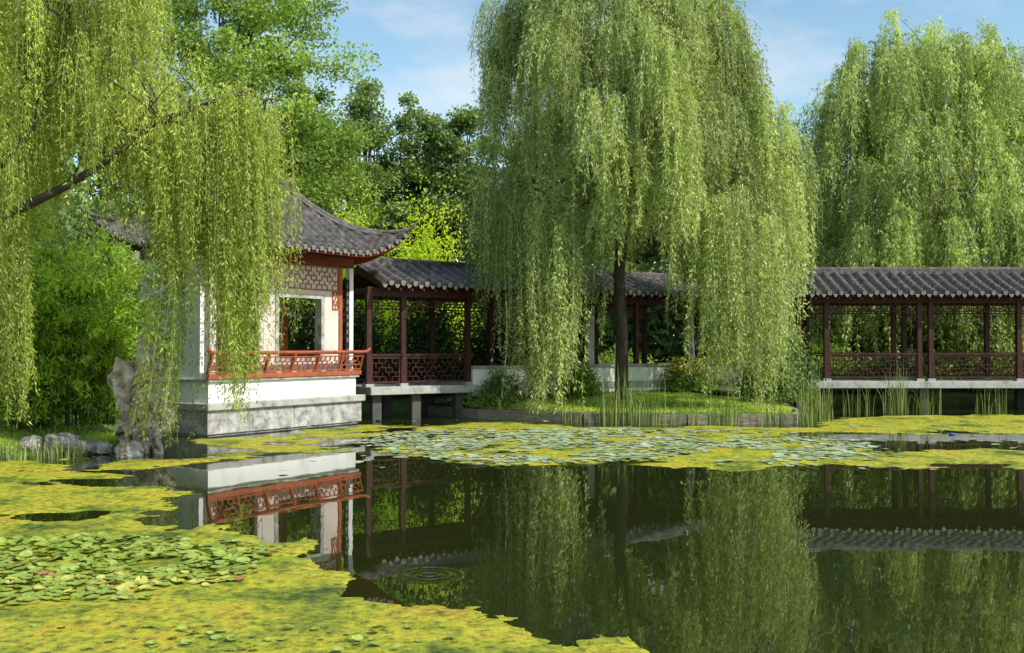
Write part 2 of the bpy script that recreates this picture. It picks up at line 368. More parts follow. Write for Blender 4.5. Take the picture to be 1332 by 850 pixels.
def gallery(P,Q,posts,rails,walls,backwalls,label,piers=(),ext=(0,0),ze=3.6,zr=4.34,backrail=()):
    dx,dy=Q[0]-P[0],Q[1]-P[1]; L=math.hypot(dx,dy)
    root=empty('covered_gallery',(P[0],P[1],0),math.atan2(dy,dx),label,'gallery','roofed walkway sections around the pond')
    W=2.2
    gable_roof(root,-ext[0],L+ext[1],W,ze,zr,.62,.36)
    d=MB(); d.box(0,L,-.12,W+.12,.70,.92); d.obj('deck',M['concrete'],root,bevel=.015)
    pm=MB(); pm.box(-.07,.07,-.07,.07,.98,3.42); pme=pm.mesh('post',M['dred'])
    bm=MB(); bm.box(-.12,.12,-.12,.12,.92,1.0); bme=bm.mesh('post_base',M['stone'])
    for s in posts:
        for y in (.06,W-.06):
            obj('post',pme,root,(s,y,0)); obj('post_base',bme,root,(s,y,0))
    t=MB()
    for y in (.06,W-.06):
        t.box(-.05,L+.05,y-.06,y+.06,3.38,3.60)
    for s in posts: t.box(s-.05,s+.05,.12,W-.12,3.43,3.58)
    t.obj('beam',M['dred'],root)
    ps=sorted(posts)
    for a,c in zip(ps[:-1],ps[1:]):
        if c-a<.5: continue
        for y in (.035,W-.085):
            v=MB(); fret(v,a+.08,c-.08,3.08,3.38,y,y+.04,3,.16,.020,.03)
            for q,sg in ((a+.08,1),(c-.08,-1)):
                for k,(w_,h_) in enumerate(((.34,.07),(.24,.14),(.13,.24))):
                    xa,xb=sorted((q,q+sg*w_)); v.box(xa,xb,y+.01,y+.03,3.08-h_-.02,3.08-h_)
                    xe=q+sg*w_; v.box(min(xe,xe-sg*.02),max(xe,xe-sg*.02),y+.012,y+.028,3.08-h_,3.08)
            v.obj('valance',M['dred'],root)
    for lst,y in ((rails,.03),(backrail,W-.08)):
        for a,c in lst:
            v=MB(); fret(v,a+.08,c-.08,1.02,1.72,y,y+.04,5,.2,.021,.045); v.box(a+.08,c-.08,y-.03,y+.07,1.745,1.80); v.obj('railing',M['dred'],root)
    for a,c in walls:
        v=MB(); v.box(a,c,-.10,.22,.60,1.36); v.obj('low_wall',M['white'],root)
        v=MB(); v.box(a-.02,c+.02,-.15,.27,1.36,1.45); v.obj('coping',M['concrete'],root,bevel=.01)
    for a,c in backwalls:
        v=MB(); y0,y1=W-.12,W+.0
        m=(a+c)/2; o_=.42
        v.box(a+.08,m-o_,y0,y1,.92,3.06); v.box(m+o_,c-.08,y0,y1,.92,3.06); v.box(m-o_,m+o_,y0,y1,.92,1.6); v.box(m-o_,m+o_,y0,y1,2.6,3.06)
        v.obj('back_wall',M['white'],root)
        v=MB(); fret(v,m-o_,m+o_,1.6,2.6,y0+.03,y1-.03,5,.2,.025,.05); v.obj('window_lattice',M['dred'],root)
    for s in piers:
        for y in (.12,W-.34):
            v=MB(); v.box(s-.14,s+.14,y,y+.22,-.75,.70); v.obj('pier',M['dconc'],root,bevel=.02)
    return root
gallery((-3.8,26.5),(6.0,33.1),[0,1.03,3.1,5.2,7.3,9.4,11.6],[(0,1.03),(1.03,3.1)],[(3.2,5.1),(6.2,11.7)],[(7.3,9.4)],'grey tiled walkway with dark red posts and low white wall',piers=(.3,1.5,2.9),ext=(-.15,.5),zr=4.27,ze=3.64,backrail=[(0,1.03),(1.03,3.1)])
gallery((5.9,33.3),(8.7,31.2),[.3,3.2],[],[(.3,3.3)],[],'short angled grey tiled walkway section behind the willow',ext=(.3,-.1))
gallery((8.6,31.0),(26.6,31.0),[.35,1.2,4.1,4.45,7.2,10.2,13.2,16.2,17.9],[(1.2,4.1),(4.45,7.2),(7.2,10.2),(10.2,13.2),(13.2,16.2)],[],[],'long grey tiled walkway with lattice railings over water',piers=(.4,4.3,8.2,12,15.6),ext=(.15,.1),backrail=[(1.2,4.1),(4.45,7.2),(7.2,10.2),(10.2,13.2)])
# ------------------------------------------------------------ pavilion
pv=empty('pavilion',(-6.7,22,0),math.atan2(.832,.555),'white waterside pavilion with red railing and upturned tiled roof','pavilion')
b=MB(); b.box(.05,4.93,.07,2.73,-.6,.04)
for i,(x0,x1) in enumerate([(0,1.3),(1.3,2.6),(2.6,3.9),(3.9,5.0)]): b.box(x0+.003,x1-.003,.02,2.78,.04,.57)
b.obj('plinth',M['stone'],pv,bevel=.012)
b=MB(); b.box(-.06,5.06,-.07,2.86,.57,.74); b.obj('plinth_slab',M['concrete'],pv,bevel=.02)
b=MB(); b.box(.08,4.85,.10,2.7,.74,1.20); b.obj('lower_wall',M['white'],pv)
b=MB(); b.box(.02,4.92,.03,2.76,1.20,1.27); b.obj('floor',M['concrete'],pv,bevel=.01)
b=MB(); x0,x1=.0,4.95; zb=1.27
b.box(x0,x1,0,.09,zb,zb+.11)
fret(b,x0+.02,x1-.02,zb+.13,zb+.50,.02,.07,3,.17,.026,.03)
for i in range(int((x1-x0)/.83)+1):
    x=x0+i*.825; b.box(x-.025,x+.025,.0,.09,zb+.11,zb+.56)
b.tube([(x0-.16,.045,zb+.66),(x0-.05,.045,zb+.60),(x0+.05,.045,zb+.585),(x1-.05,.045,zb+.585),(x1+.05,.045,zb+.60),(x1+.16,.045,zb+.66)],.045,8)
b.bend(lambda x,y,z:(x,y-.22*max(0,(z-zb))**1.3*1.6,z))
b.obj('railing',M['orange_red'],pv)
def col(x,y,mat,sq=.075,z0=1.27,z1=4.05):
    b=MB()
    b.box(-sq,sq,-sq,sq,z0+.1,z1); b.box(-sq-.03,sq+.03,-sq-.03,sq+.03,z0,z0+.1)
    b.obj('column',mat,pv,loc=(x,y,0),bevel=.012)
col(4.44,.30,M['orange_red'],.06); col(4.80,.28,M['white'],.075,.74); col(.30,.30,M['plaster'],.085); col(1.72,.30,M['plaster'],.07)
col(4.6,2.5,M['orange_red']); col(.3,2.5,M['orange_red']); col(2.4,2.5,M['orange_red'])
b=MB(); b.box(4.57,4.70,.20,.235,1.95,3.75); b.obj('sign_board',M['black'],pv)
b=MB()
for i in range(8):
    z=3.62-i*.2
    for k in range(3): b.box(4.60+.008*(k%2),4.665-.010*((i+k)%3),.193,.198,z-.040*k-.008,z-.040*k)
    xm=4.615+.016*(i%3); b.box(xm,xm+.008,.188,.1925,z-.10,z+.01)
b.obj('lettering',M['ink'],pv)
b=MB(); y0,y1=.24,.42; X0,X1=1.80,4.34; a,c=2.25,3.72; zl,zh=1.72,3.2
b.box(X0,a,y0,y1,1.27,4.04); b.box(c,X1,y0,y1,1.27,4.04); b.box(a,c,y0,y1,1.27,zl); b.box(a,c,y0,y1,zh,4.04)
b.obj('front_wall',M['plaster'],pv)
b=MB(); f=.09
b.box(a-f,a+.02,y0-.03,y1+.02,zl-f,zh+f); b.box(c-.02,c+f,y0-.03,y1+.02,zl-f,zh+f); b.box(a+.02,c-.02,y0-.028,y1+.018,zh,zh+f); b.box(a+.02,c-.02,y0-.028,y1+.018,zl-f,zl)
b.obj('window_frame',M['stone'],pv)
b=MB(); fret(b,X0+.02,X1-.02,3.42,4.03,y0-.035,y0-.006,5,.19,.026,.03)
fret(b,X1-.24,X1-.02,2.95,3.415,y0-.035,y0-.006,4,.12,.022,.025)
b.obj('wall_lattice',M['orange_red'],pv)
b=MB(); b.box(.10,.26,.42,2.55,1.27,4.04); b.obj('side_wall',M['white'],pv)
b=MB(); b.box(.4,2.3,2.45,2.55,1.27,4.04); b.obj('rear_wall',M['plaster'],pv)
b=MB()
b.box(.1,4.9,.22,.38,4.05,4.30); b.box(.1,4.9,2.42,2.58,4.05,4.30); b.box(.1,.28,.38,2.42,4.052,4.298); b.box(4.6,4.78,.38,2.42,4.052,4.298)
b.box(.36,1.65,.26,.34,3.80,4.05)
b.obj('beam',M['red'],pv)
RX0,RX1,RY0,RY1=-.5,5.68,-.85,3.35; HD=2.10; ZE=4.32; RISE=1.68; RC=1.25
def rz(x,y):
    du=min(x-RX0,RX1-x); dv=min(y-RY0,RY1-y); d=max(0,min(du,dv)); t=d/HD
    m=max(du,dv); li=.68*max(0,1-m/2.1)**2.5
    return ZE+RISE*(.54*t+.46*t*t)+li
def flare(x,y):
    du=min(x-RX0,RX1-x); dv=min(y-RY0,RY1-y); m=max(du,dv); k=.08*max(0,1-m/1.2)**2
    return x+(k if x>2.5 else -k), y+(k if y>RC else -k)
tile=MB(); sof=MB(); cap=MB()
def slope(a0,a1,put):
    Ln=a1-a0; n=int(round(Ln/.27)); p=Ln/n; N=22; P=[]; S=[]
    for k in range(N+1):
        r=[];q=[]
        for i in range(n*8+1):
            s=a0+i*p/8; dm=min(HD,s-a0,a1-s); d=dm*k/N
            x,y=put(s,d); fx,fy=flare(x,y); z=rz(x,y)
            wv=.09*prof(i/8)*min(1,dm/.15)+.018*(1-(k%2))
            r.append((fx,fy,z+wv))
            if i%8==0: q.append((fx,fy,z-.09))
        P.append(r); S.append(q)
    tile.grid(P); sof.grid(S)
    for i in range(n):
        s=a0+(i+.5)*p; x,y=put(s,0); x2,y2=put(s,.08); fx,fy=flare(x,y); gx_,gy_=flare(x2,y2); z=rz(x,y)
        ox,oy=(fx-gx_)*.5,(fy-gy_)*.5
        cap.tube([(fx+ox,fy+oy,z+.015),(gx_,gy_,z+.03)],.062,10)
        s=a0+i*p; xa,ya=flare(*put(s-.06 if i else s,0)); xb,yb=flare(*put(s+.06,0)); xm,ym=flare(*put(s,0)); zz=rz(*put(s,0)); n0=len(cap.v)
        cap.v+=[(xa+ox*.5,ya+oy*.5,zz-.01),(xb+ox*.5,yb+oy*.5,zz-.01),(xm+ox*.5,ym+oy*.5,zz-.10)]; cap.f.append((n0,n0+1,n0+2))
slope(RX0,RX1,lambda s,d:(s,RY0+d)); slope(RX0,RX1,lambda s,d:(s,RY1-d))
slope(RY0,RY1,lambda s,d:(RX1-d,s)); slope(RY0,RY1,lambda s,d:(RX0+d,s))
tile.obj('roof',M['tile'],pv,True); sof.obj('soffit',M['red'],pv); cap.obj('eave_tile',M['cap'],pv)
h=MB()
for sx in (0,1):
    for sy in (0,1):
        pts=[];rr=[]
        for k in range(15):
            d=HD*(1-k/14); x=(RX1-d) if sx else RX0+d; y=(RY1-d) if sy else RY0+d
            fx,fy=flare(x,y); pts.append((fx,fy,rz(x,y)+.09)); rr.append(.08-.025*k/14)
        ex,ey,ez=pts[-1]; qx=1 if sx else -1; qy=1 if sy else -1
        for j,(dd,dz) in enumerate([(.08,.05),(.15,.12),(.19,.21)]): pts.append((ex+qx*dd*.7,ey+qy*dd*.7,ez+dz)); rr.append(.045-.013*j)
        h.tube(pts,rr,8)
        h.tube([(p[0],p[1],p[2]-.08) for p in pts[:12]],.10,6)
RT=ZE+RISE
h.tube([(1.45,RC,RT+.38),(1.6,RC,RT+.24),(1.9,RC,RT+.18),(2.6,RC,RT+.16),(3.2,RC,RT+.18),(3.55,RC,RT+.24),(3.72,RC,RT+.38)],[.05,.085,.09,.09,.09,.085,.05],8)
h.box(1.6,3.58,RC-.08,RC+.08,RT-.08,RT+.12)
h.obj('ridge',M['tile'],pv)
# ------------------------------------------------------------ retaining wall
edge=[(8.3,30.6),(7.7,27),(7.2,25.7),(4.5,25.7),(1.9,26.2),(-.9,27.8),(-2.4,29.6)]
b=MB()
for (ax,ay),(bx,by) in zip(edge[:-1],edge[1:]):
    L=math.hypot(bx-ax,by-ay); n=max(1,int(L/1.1)); dx,dy=(bx-ax)/L,(by-ay)/L; nx_,ny_=-dy,dx
    for i in range(n):
        s0=L*i/n+.004; s1=L*(i+1)/n-.004; h0=.26+random.uniform(-.008,.008); off=random.uniform(-.008,.008)
        c=[(ax+dx*s0+nx_*(off),ay+dy*s0+ny_*(off)),(ax+dx*s1+nx_*(off),ay+dy*s1+ny_*(off)),(ax+dx*s1+nx_*(off+.14),ay+dy*s1+ny_*(off+.14)),(ax+dx*s0+nx_*(off+.14),ay+dy*s0+ny_*(off+.14))]
        n0=len(b.v); b.v+=[(p[0],p[1],-.8) for p in c]+[(p[0],p[1],h0) for p in c]
        b.f+=[(n0+4,n0+5,n0+6,n0+7),(n0,n0+1,n0+5,n0+4),(n0+1,n0+2,n0+6,n0+5),(n0+2,n0+3,n0+7,n0+6),(n0+3,n0,n0+4,n0+7)]
bk=b.obj('retaining_wall',M['bank']); tag(bk,'low weathered timber retaining wall edging the lawn','retaining wall')
# ------------------------------------------------------------ rocks
def rock(name,loc,sx,sy,sz,seed,mat,label,rough=.35,sub=5,group=None,holes=0):
    bm=bmesh.new(); bmesh.ops.create_icosphere(bm,subdivisions=sub,radius=1)
    off=Vector((seed*7.3,seed*3.1,seed))
    for v in bm.verts:
        p=v.co.copy(); q=Vector((p.x,p.y,p.z*sz/max(sx,.1)*.6))
        n=mnoise.fractal(q*1.3+off,1,2.1,5)*rough
        r=mnoise.ridged_multi_fractal(q*1.1+off*2,.9,2.1,4,1,2)*rough*.38
        sq=(max(abs(p.x),abs(p.y),abs(p.z)))**-.35
        hh=0
        if holes:
            d=mnoise.voronoi(q*2.3+off)[0]; hh=-holes*max(0,.45-d[0])*1.3+.12*math.copysign(abs(mnoise.noise(q*3.2+off))**.6,mnoise.noise(q*3.2+off))
        v.co=p*sq*(1+n-r+.2*rough+hh)+Vector((.6*rough*mnoise.noise(Vector((0,p.z*1.7,seed))),0,0))
        v.co.x*=sx; v.co.y*=sy; v.co.z*=sz
    me=bpy.data.meshes.new(name); bm.to_mesh(me); bm.free(); me.materials.append(mat)
    o=obj(name,me,None,loc); tag(o,label,'rock',group); return o
rock('scholar_rock',(-6.98,18.8,.94),.53,.42,1.14,6,M['rock'],'tall pitted limestone scholar rock at the water edge',.5,6,holes=1.1)
rock('rock',(-6.95,18.2,.02),.26,.22,.26,5,M['rock'],'small brown stone lying beside the scholar rock',.4,4,'shore rocks')
for i,(x,y,s,zz) in enumerate([(-8.35,18.5,.27,.18),(-7.95,18.4,.18,.14),(-8.9,18.5,.22,.16),(-7.65,18.6,.17,.12)]):
    rock('rock',(x,y,zz),s*1.2,s,s*.75,8+i,M['rockg'],'rough grey boulder on the grassy shore',.35,4,'shore rocks')
# ------------------------------------------------------------ vegetation generators
def strand_leaves(P0,H,out,Ls,dens,leafL,leafW,tone,sway):
    cnt=np.maximum(3,(Ls*dens).astype(int)); n=cnt.sum(); si=np.repeat(np.arange(len(Ls)),cnt)
    t=R.rand(n)**.92*Ls[si]
    o_=out[si]; up=.30*o_*np.exp(-((t-.25)/.3)**2)
    pos=P0[si]+H[si]*(o_*(1-np.exp(-t/.7)))[:,None]
    pos[:,2]+=up-np.maximum(0,t-.15*o_)
    ph=sway[si]
    pos[:,0]+=.09*np.sin(t*.9+ph)*t*.35; pos[:,1]+=.08*np.cos(t*.8+ph*1.7)*t*.35
    rd=R.normal(size=(n,3)); rd[:,2]*=.3
    dr=unit(rd*.5+np.array([0,0,-.8])+H[si]*.12)
    L=leafL*(.6+.7*R.rand(n)); W=leafW*(.7+.6*R.rand(n))
    tn=tone[si]+R.normal(size=n)*.12+ .12*(1-t/np.maximum(Ls[si],.1))
    return leaves(pos+rd*.02,dr,L,W,tn)
def strand_stems(P0,H,out,Ls,sway,w):
    M_=10; T=np.linspace(0,1,M_)[None,:]*Ls[:,None]; o_=out[:,None]
    pos=P0[:,None,:]+H[:,None,:]*(o_*(1-np.exp(-T/.7)))[...,None]
    pos[...,2]+=.30*o_*np.exp(-((T-.25)/.3)**2)-np.maximum(0,T-.15*o_)
    ph=sway[:,None]
    pos[...,0]+=.09*np.sin(T*.9+ph)*T*.35; pos[...,1]+=.08*np.cos(T*.8+ph*1.7)*T*.35
    a=R.rand(len(Ls))*6.28; d=np.stack([np.cos(a),np.sin(a),0*a],-1)[:,None,:]*w
    V=np.stack([pos-d,pos+d],2).reshape(-1,3)
    n=len(Ls); base=np.arange(n)[:,None]*M_*2+np.arange(M_-1)[None,:]*2
    F=np.stack([base,base+1,base+3,base+2],-1).reshape(-1,4); return V,F,np.full(len(V),.55)
def merge(parts):
    V=[];F=[];T=[];n=0
    for v,f,t in parts: V.append(v);F.append(f+n);T.append(t);n+=len(v)
    return np.concatenate(V),np.concatenate(F),np.concatenate(T)
def curve_pts(a,b,lift,k=6,wob=.15):
    a=Vector(a); b=Vector(b); out=[]
    w1=Vector((random.gauss(0,wob),random.gauss(0,wob),random.gauss(0,wob*.5)))
    for i in range(k+1):
        t=i/k; p=a.lerp(b,t); p.z+=lift*math.sin(math.pi*t)*.5; out.append(tuple(p+w1*math.sin(math.pi*t)*1.5+Vector((random.gauss(0,wob),random.gauss(0,wob),0))*.25*(0<i<k)))
    return out
def willow(root_name,label,base,trunk_pts,trunk_r,tufts,mat,nstr,dens,leafL,leafW,outR,limbs=10,stem=.004,hubs0=(),lift=.5,spread=1.3):
    root=empty(root_name,base,0,label,'tree')
    B=Vector(base); tb=MB(); tb.tube([tuple(Vector(p)-B) for p in trunk_pts],trunk_r,12)
    fork=trunk_pts[-1]
    big=random.sample(tufts,min(limbs,len(tufts))); hubs=list(hubs0)
    for q in big:
        e=(fork[0]+(q[0]-fork[0])*.62,fork[1]+(q[1]-fork[1])*.62,fork[2]+(q[2]-fork[2])*.8)
        st=trunk_pts[random.choice([-1,-2])]
        pts=curve_pts(st,e,.8*lift*2,8,.22*lift*2); r0=trunk_r[-1]*.6
        tb.tube([tuple(Vector(p)-B) for p in pts],[r0*(1-.8*i/8) for i in range(9)],8); hubs+=pts[3:]
    for q in tufts:
        hb=min(hubs,key=lambda h:(h[0]-q[0])**2+(h[1]-q[1])**2+1.5*(h[2]-q[2])**2)
        ln=math.dist(hb,q[:3]); lf=min(lift,.25*ln)
        pts=curve_pts(hb,q[:3],lf,5,min(.10,.05*ln)); tb.tube([tuple(Vector(p)-B) for p in pts],[.020*(1-.7*i/5) for i in range(6)],5,False)
    tb.obj('trunk',M['bark'],root,True)
    T=np.array(tufts); k=len(T); ns=(nstr*(.6+.8*R.rand(k))).astype(int)
    si=np.repeat(np.arange(k),ns); n=len(si)
    cx,cy=np.array(base)[:2]
    ang=np.arctan2(T[:,1]-cy,T[:,0]-cx)
    a=ang[si]+R.normal(size=n)*spread; H=np.stack([np.cos(a),np.sin(a),0*a],-1)
    P0=T[si,:3]+R.normal(size=(n,3))*np.array([.15,.15,.12])
    out=outR*(.25+.9*R.rand(n)); Ls=T[si,3]+(T[si,4]-T[si,3])*R.rand(n)**1.3
    Ls=np.minimum(Ls,np.maximum(.6,P0[:,2]-.25))
    tone=(R.rand(k)*.66+.18)[si]+R.normal(size=n)*.13; sway=(R.rand(k)*6.28)[si]+R.normal(size=n)*.5
    P0=P0-np.array(base)
    lv=strand_leaves(P0,H,out,Ls,dens,leafL,leafW,tone,sway)
    V,F,t=merge([lv,strand_stems(P0,H,out,Ls,sway,stem)])
    obj('crown',np_mesh('crown',V,F,mat,t),root)
    return root
def broad(name,label,base,h,rx,ry,zc0,mat,nclump,per,leaf,clr=.9,parent_cat='tree',tr=.28,conic=0):
    root=empty(name,base,0,label,parent_cat)
    zc=(h+zc0)/2; rzz=(h-zc0)/2
    C=[]
    while len(C)<nclump:
        p=R.uniform(-1,1,3); r=np.linalg.norm(p)
        if r>1 or r<R.rand()**.5*.8: continue
        lump=1+.32*(mnoise.noise(Vector(p*2.1)+Vector((base[0],base[1],0)))) 
        w=1-conic*max(0,p[2])
        C.append([p[0]*rx*lump*w,p[1]*ry*lump*w,zc+p[2]*rzz*(1+.12*(lump-1))])
    C=np.array(C); si=np.repeat(np.arange(nclump),per); n=len(si)
    cr=(clr*(.6+.8*R.rand(nclump)))[si]
    d=unit(R.normal(size=(n,3)))*(R.rand(n)**.5)[:,None]*cr[:,None]*np.array([1.15,1.15,.7])
    pos=C[si]+d
    dr=unit(R.normal(size=(n,3))+np.array([0,0,-.25]))
    tone=(R.rand(nclump)*.5+.15)[si]+R.rand(n)*.3+.12*d[:,2]/clr
    V,F,t=leaves(pos,dr,leaf*(.6+.8*R.rand(n)),leaf*.62*(.7+.6*R.rand(n)),tone)
    obj('crown',np_mesh('crown',V,F,mat,t),root)
    tb=MB(); tb.tube([(0,0,-.2),(.1,.05,zc0*.6),(0,.1,zc0+.5),(.15,0,zc),(.1,.1,h*.85)],[tr*1.25,tr,tr*.85,tr*.5,tr*.15],9)
    for c in C[::max(1,nclump//40)]:
        z0=max(zc0*.7,c[2]*.62); tb.tube(curve_pts((.08,.05,z0),c,.3,5,.12),[tr*.28*(1-.8*i/5) for i in range(6)],5,False)
    tb.obj('trunk',M['bark'],root,True)
    return root
def bush(name,label,loc,rx,ry,rzz,mat,n,leaf,cat='bush',narrow=.5,droop=0,nc=26,group=None):
    C=unit(R.normal(size=(nc,3)))*(R.rand(nc)**.4)[:,None]; C[:,2]=np.abs(C[:,2])
    C=C*np.array([rx,ry,rzz])*.8; si=R.randint(0,nc,n)
    pos=C[si]+R.normal(size=(n,3))*np.array([rx,ry,rzz])*.17; pos[:,2]=np.abs(pos[:,2])
    dr=unit(R.normal(size=(n,3))+np.array([0,0,.3-droop])+unit(pos)*.4)
    tone=(R.rand(nc)*.4+.2)[si]+R.rand(n)*.3
    V,F,t=leaves(pos,dr,leaf*(.6+.8*R.rand(n)),leaf*narrow*(.7+.6*R.rand(n)),tone)
    sb=[]
    for c in C[:14]:
        p=np.linspace(0,1,5)[:,None]*c[None,:]; p[:,2]-=.1*(1-np.linspace(0,1,5)); q=np.array([.012,0,0])
        Vs=np.stack([p-q,p+q],1).reshape(-1,3); bs=np.arange(4)*2
        sb.append((Vs,np.stack([bs,bs+1,bs+3,bs+2],-1),np.full(len(Vs),.0)))
    V,F,t=merge([(V,F,t)]+sb)
    o=obj(name,np_mesh(name,V,F,mat,t),None,loc); tag(o,label,cat,group); return o
def dome_tufts(n,cxf,cyf,Rf,z0,z1,minl,maxl,inner=.45,s=.45,clus=4,front=0):
    out=[]
    while len(out)<n:
        u=random.random(); z=z0+(z1-z0)*u; a=random.uniform(0,2*math.pi)
        if front and random.random()<front: a=random.uniform(math.pi,2*math.pi)
        rr=Rf(z)*math.sqrt(random.uniform(inner**2,1))
        if z>z1-1.2: rr=Rf(z)*math.sqrt(random.random())
        for _ in range(random.randint(1,clus)):
            out.append((cxf(z)+rr*math.cos(a)+random.gauss(0,s),cyf(z)+rr*math.sin(a)+random.gauss(0,s),z+random.gauss(0,.35),minl,maxl*random.uniform(.7,1.1)))
    return out
ip=lambda z,zs,vs: float(np.interp(z,zs,vs))
mt=dome_tufts(215,lambda z:ip(z,[7,8.3,9.8,11,12.5,14],[3.9,3.7,3.4,3.0,2.9,2.8]),lambda z:28.6,lambda z:ip(z,[6,7,8.3,9.8,11,12.5,14.2],[3.4,4.0,4.1,3.9,3.5,3.0,1.9]),6.8,13.8,1.0,2.7,.15,s=.35,clus=3,front=.45)
for (x,y,z,lo,hi,c) in [(.9,26.8,6.0,3.2,5.6,6),(1.5,26.6,5.6,3.0,5.0,5),(-.4,27.5,6.6,1.8,3.4,6),(2.6,26.2,6.6,.9,2.0,5),(3.6,26.1,6.8,.9,2.2,5),(4.6,26.4,6.4,1.8,3.4,5),(5.4,26.4,5.8,2.6,4.6,5),(6.3,26.6,5.6,3.2,5.0,6),(7.0,27.8,6.5,2.4,5.2,6),(7.9,28.6,7.6,1.8,3.8,6),(-.2,29.5,6.8,2,4,4),(3.2,29.5,6.8,1.2,2.6,5),(6.8,30.5,6.6,2,4,5),(2.6,30.5,6.6,1.2,2.4,4),
    (4.2,27.4,12.6,1.2,2.8,5),(5.2,27.4,11.8,1.2,2.8,5),(6.1,27.6,10.8,1.2,2.6,5),(4.6,26.6,10.2,1.2,2.6,5),(3.2,26.6,11.4,1.2,2.6,5),(6.6,27.4,9.4,1.2,2.6,5),(5.4,26.4,8.6,1.2,2.4,5),(3.8,26.2,8.6,1.2,2.4,5),(2.2,26.2,9.2,1.2,2.4,5),(2.8,26.2,7.6,1.0,2.0,4),(-.1,27.6,11.6,1.2,2.8,4),(.4,27.4,12.8,1.2,2.8,4),(-.3,27.6,9.6,1.2,2.6,4),(1.0,26.6,10.6,1.2,2.6,4)]:
    for _ in range(c): mt.append((x+random.gauss(0,.34),y+random.gauss(0,.4),z+random.gauss(0,.35),lo,hi))
willow('willow_tree','large weeping willow on the lawn with long hanging branches',(3.15,28.9,.45),[(3.15,28.9,.2),(3.17,28.9,.7),(3.2,28.9,2.4),(3.1,28.85,4.0),(3.2,28.8,5.4),(3.1,28.8,6.6)],[.28,.20,.175,.165,.155,.13],mt,M['willow'],20,29,.122,.027,.52,14)
bt=dome_tufts(340,lambda z:16.3,lambda z:40.0,lambda z:ip(z,[4,8,11,12.5,13.8,15],[5.3,5.9,5.5,4.7,3.4,1.6]),5.4,14.3,1.3,3.2,.15,s=.3,clus=1,front=.5)
for i in range(46):
    a=random.uniform(math.pi,2*math.pi+.3); bt.append((16.2+5.4*math.cos(a)+random.gauss(0,.3),40+4.5*math.sin(a),random.uniform(5,7.5),3,5.5))
willow('willow_tree','broad weeping willow standing beyond the tiled walkway',(16.2,40,.6),[(16.2,40,.4),(16.1,40,2.5),(16.3,40,4.5),(16.2,40,6.5)],[.38,.30,.24,.16],bt,M['willow_far'],19,16,.19,.044,.75,10)
bt=dome_tufts(90,lambda z:26.0,lambda z:43.0,lambda z:ip(z,[4,8,11,13,15],[4.9,5.2,4.3,3.0,.8]),5.0,12.6,1.6,4.2,.3,clus=2)
willow('willow_tree','pale weeping willow at the edge of the wood',(26.0,43,.6),[(26.0,43,.4),(25.9,43,2.5),(26.1,43,4.5),(26.0,43,6.5)],[.45,.36,.3,.22],bt,M['willow_far'],20,15,.22,.055,.95,8)
# ---- near left willow
nt_=[]
def add(c,xr,yr,zr,lo,hi):
    for _ in range(c): nt_.append((random.uniform(*xr),random.uniform(*yr),random.uniform(*zr),lo,hi))
add(18,(-6.0,-4.9),(16.5,17.9),(5.5,6.3),1.4,3.3)
add(16,(-5.0,-4.15),(16.7,17.6),(5.9,6.5),1.8,4.4)
add(4,(-4.9,-4.4),(16.9,17.4),(5.7,6.1),4.0,5.2)
add(2,(-6.1,-5.9),(17.0,17.1),(4.9,5.2),4.2,4.8)
add(14,(-7.0,-5.4),(16.8,17.9),(5.0,6.1),.9,2.2)
add(3,(-8.8,-8.5),(16.9,17.3),(5.6,6.2),4.4,5.4)
add(40,(-9.2,-6.1),(16.2,18.6),(6.0,8.2),1.0,2.4)
add(42,(-9.6,-6.4),(15.8,18.8),(8.0,10.2),1.4,3.0)
add(10,(-9.6,-7.8),(16.0,18.6),(5.0,6.5),.8,1.8)
add(6,(-6.9,-5.6),(16.2,16.6),(5.8,6.6),.7,1.6)
lp1=[(-10.4,17.6,3.6),(-9.2,17.2,4.1),(-8.3,16.9,4.38),(-7.5,16.7,4.7),(-6.9,16.65,5.05),(-6.4,16.65,5.45),(-5.9,16.65,5.8),(-5.4,16.7,6.0),(-4.9,16.75,6.2),(-4.5,16.85,6.3),(-4.2,16.9,6.2)]
lp2=[(-10.2,17.4,4.0),(-9.6,17.2,5.4),(-8.8,17.3,6.8),(-8.2,17.2,8.0),(-7.6,17.3,8.9)]
nr=willow('willow_tree','weeping willow leaning over the shore with trailing branches',(-11.2,17.6,.5),[(-11.2,17.6,.2),(-11.1,17.6,1.5),(-10.7,17.5,3.0),(-10.2,17.4,4.0)],[.5,.4,.34,.28],nt_,M['willow_near'],17,36,.088,.019,.30,2,.003,hubs0=lp1[3:]+lp2[1:],lift=.12,spread=1.9)
b=MB(); B=Vector((-11.2,17.6,.5))
b.tube([tuple(Vector(p)-B) for p in lp1],[.12,.10,.082,.07,.06,.052,.044,.035,.026,.018,.010],9)
for (i,e) in [(4,(-6.6,16.7,5.9)),(5,(-5.7,16.6,6.4)),(6,(-5.3,16.7,5.5)),(3,(-7.2,16.8,5.7))]:
    b.tube([tuple(Vector(p)-B) for p in curve_pts(lp1[i],e,.2,5,.05)],[.026,.022,.018,.014,.010,.006],6)
b.obj('limb',M['bark'],nr,True)
b=MB(); b.tube([tuple(Vector(p)-B) for p in lp2],[.18,.13,.09,.06,.03],9)
b.obj('limb',M['bark'],nr,True)
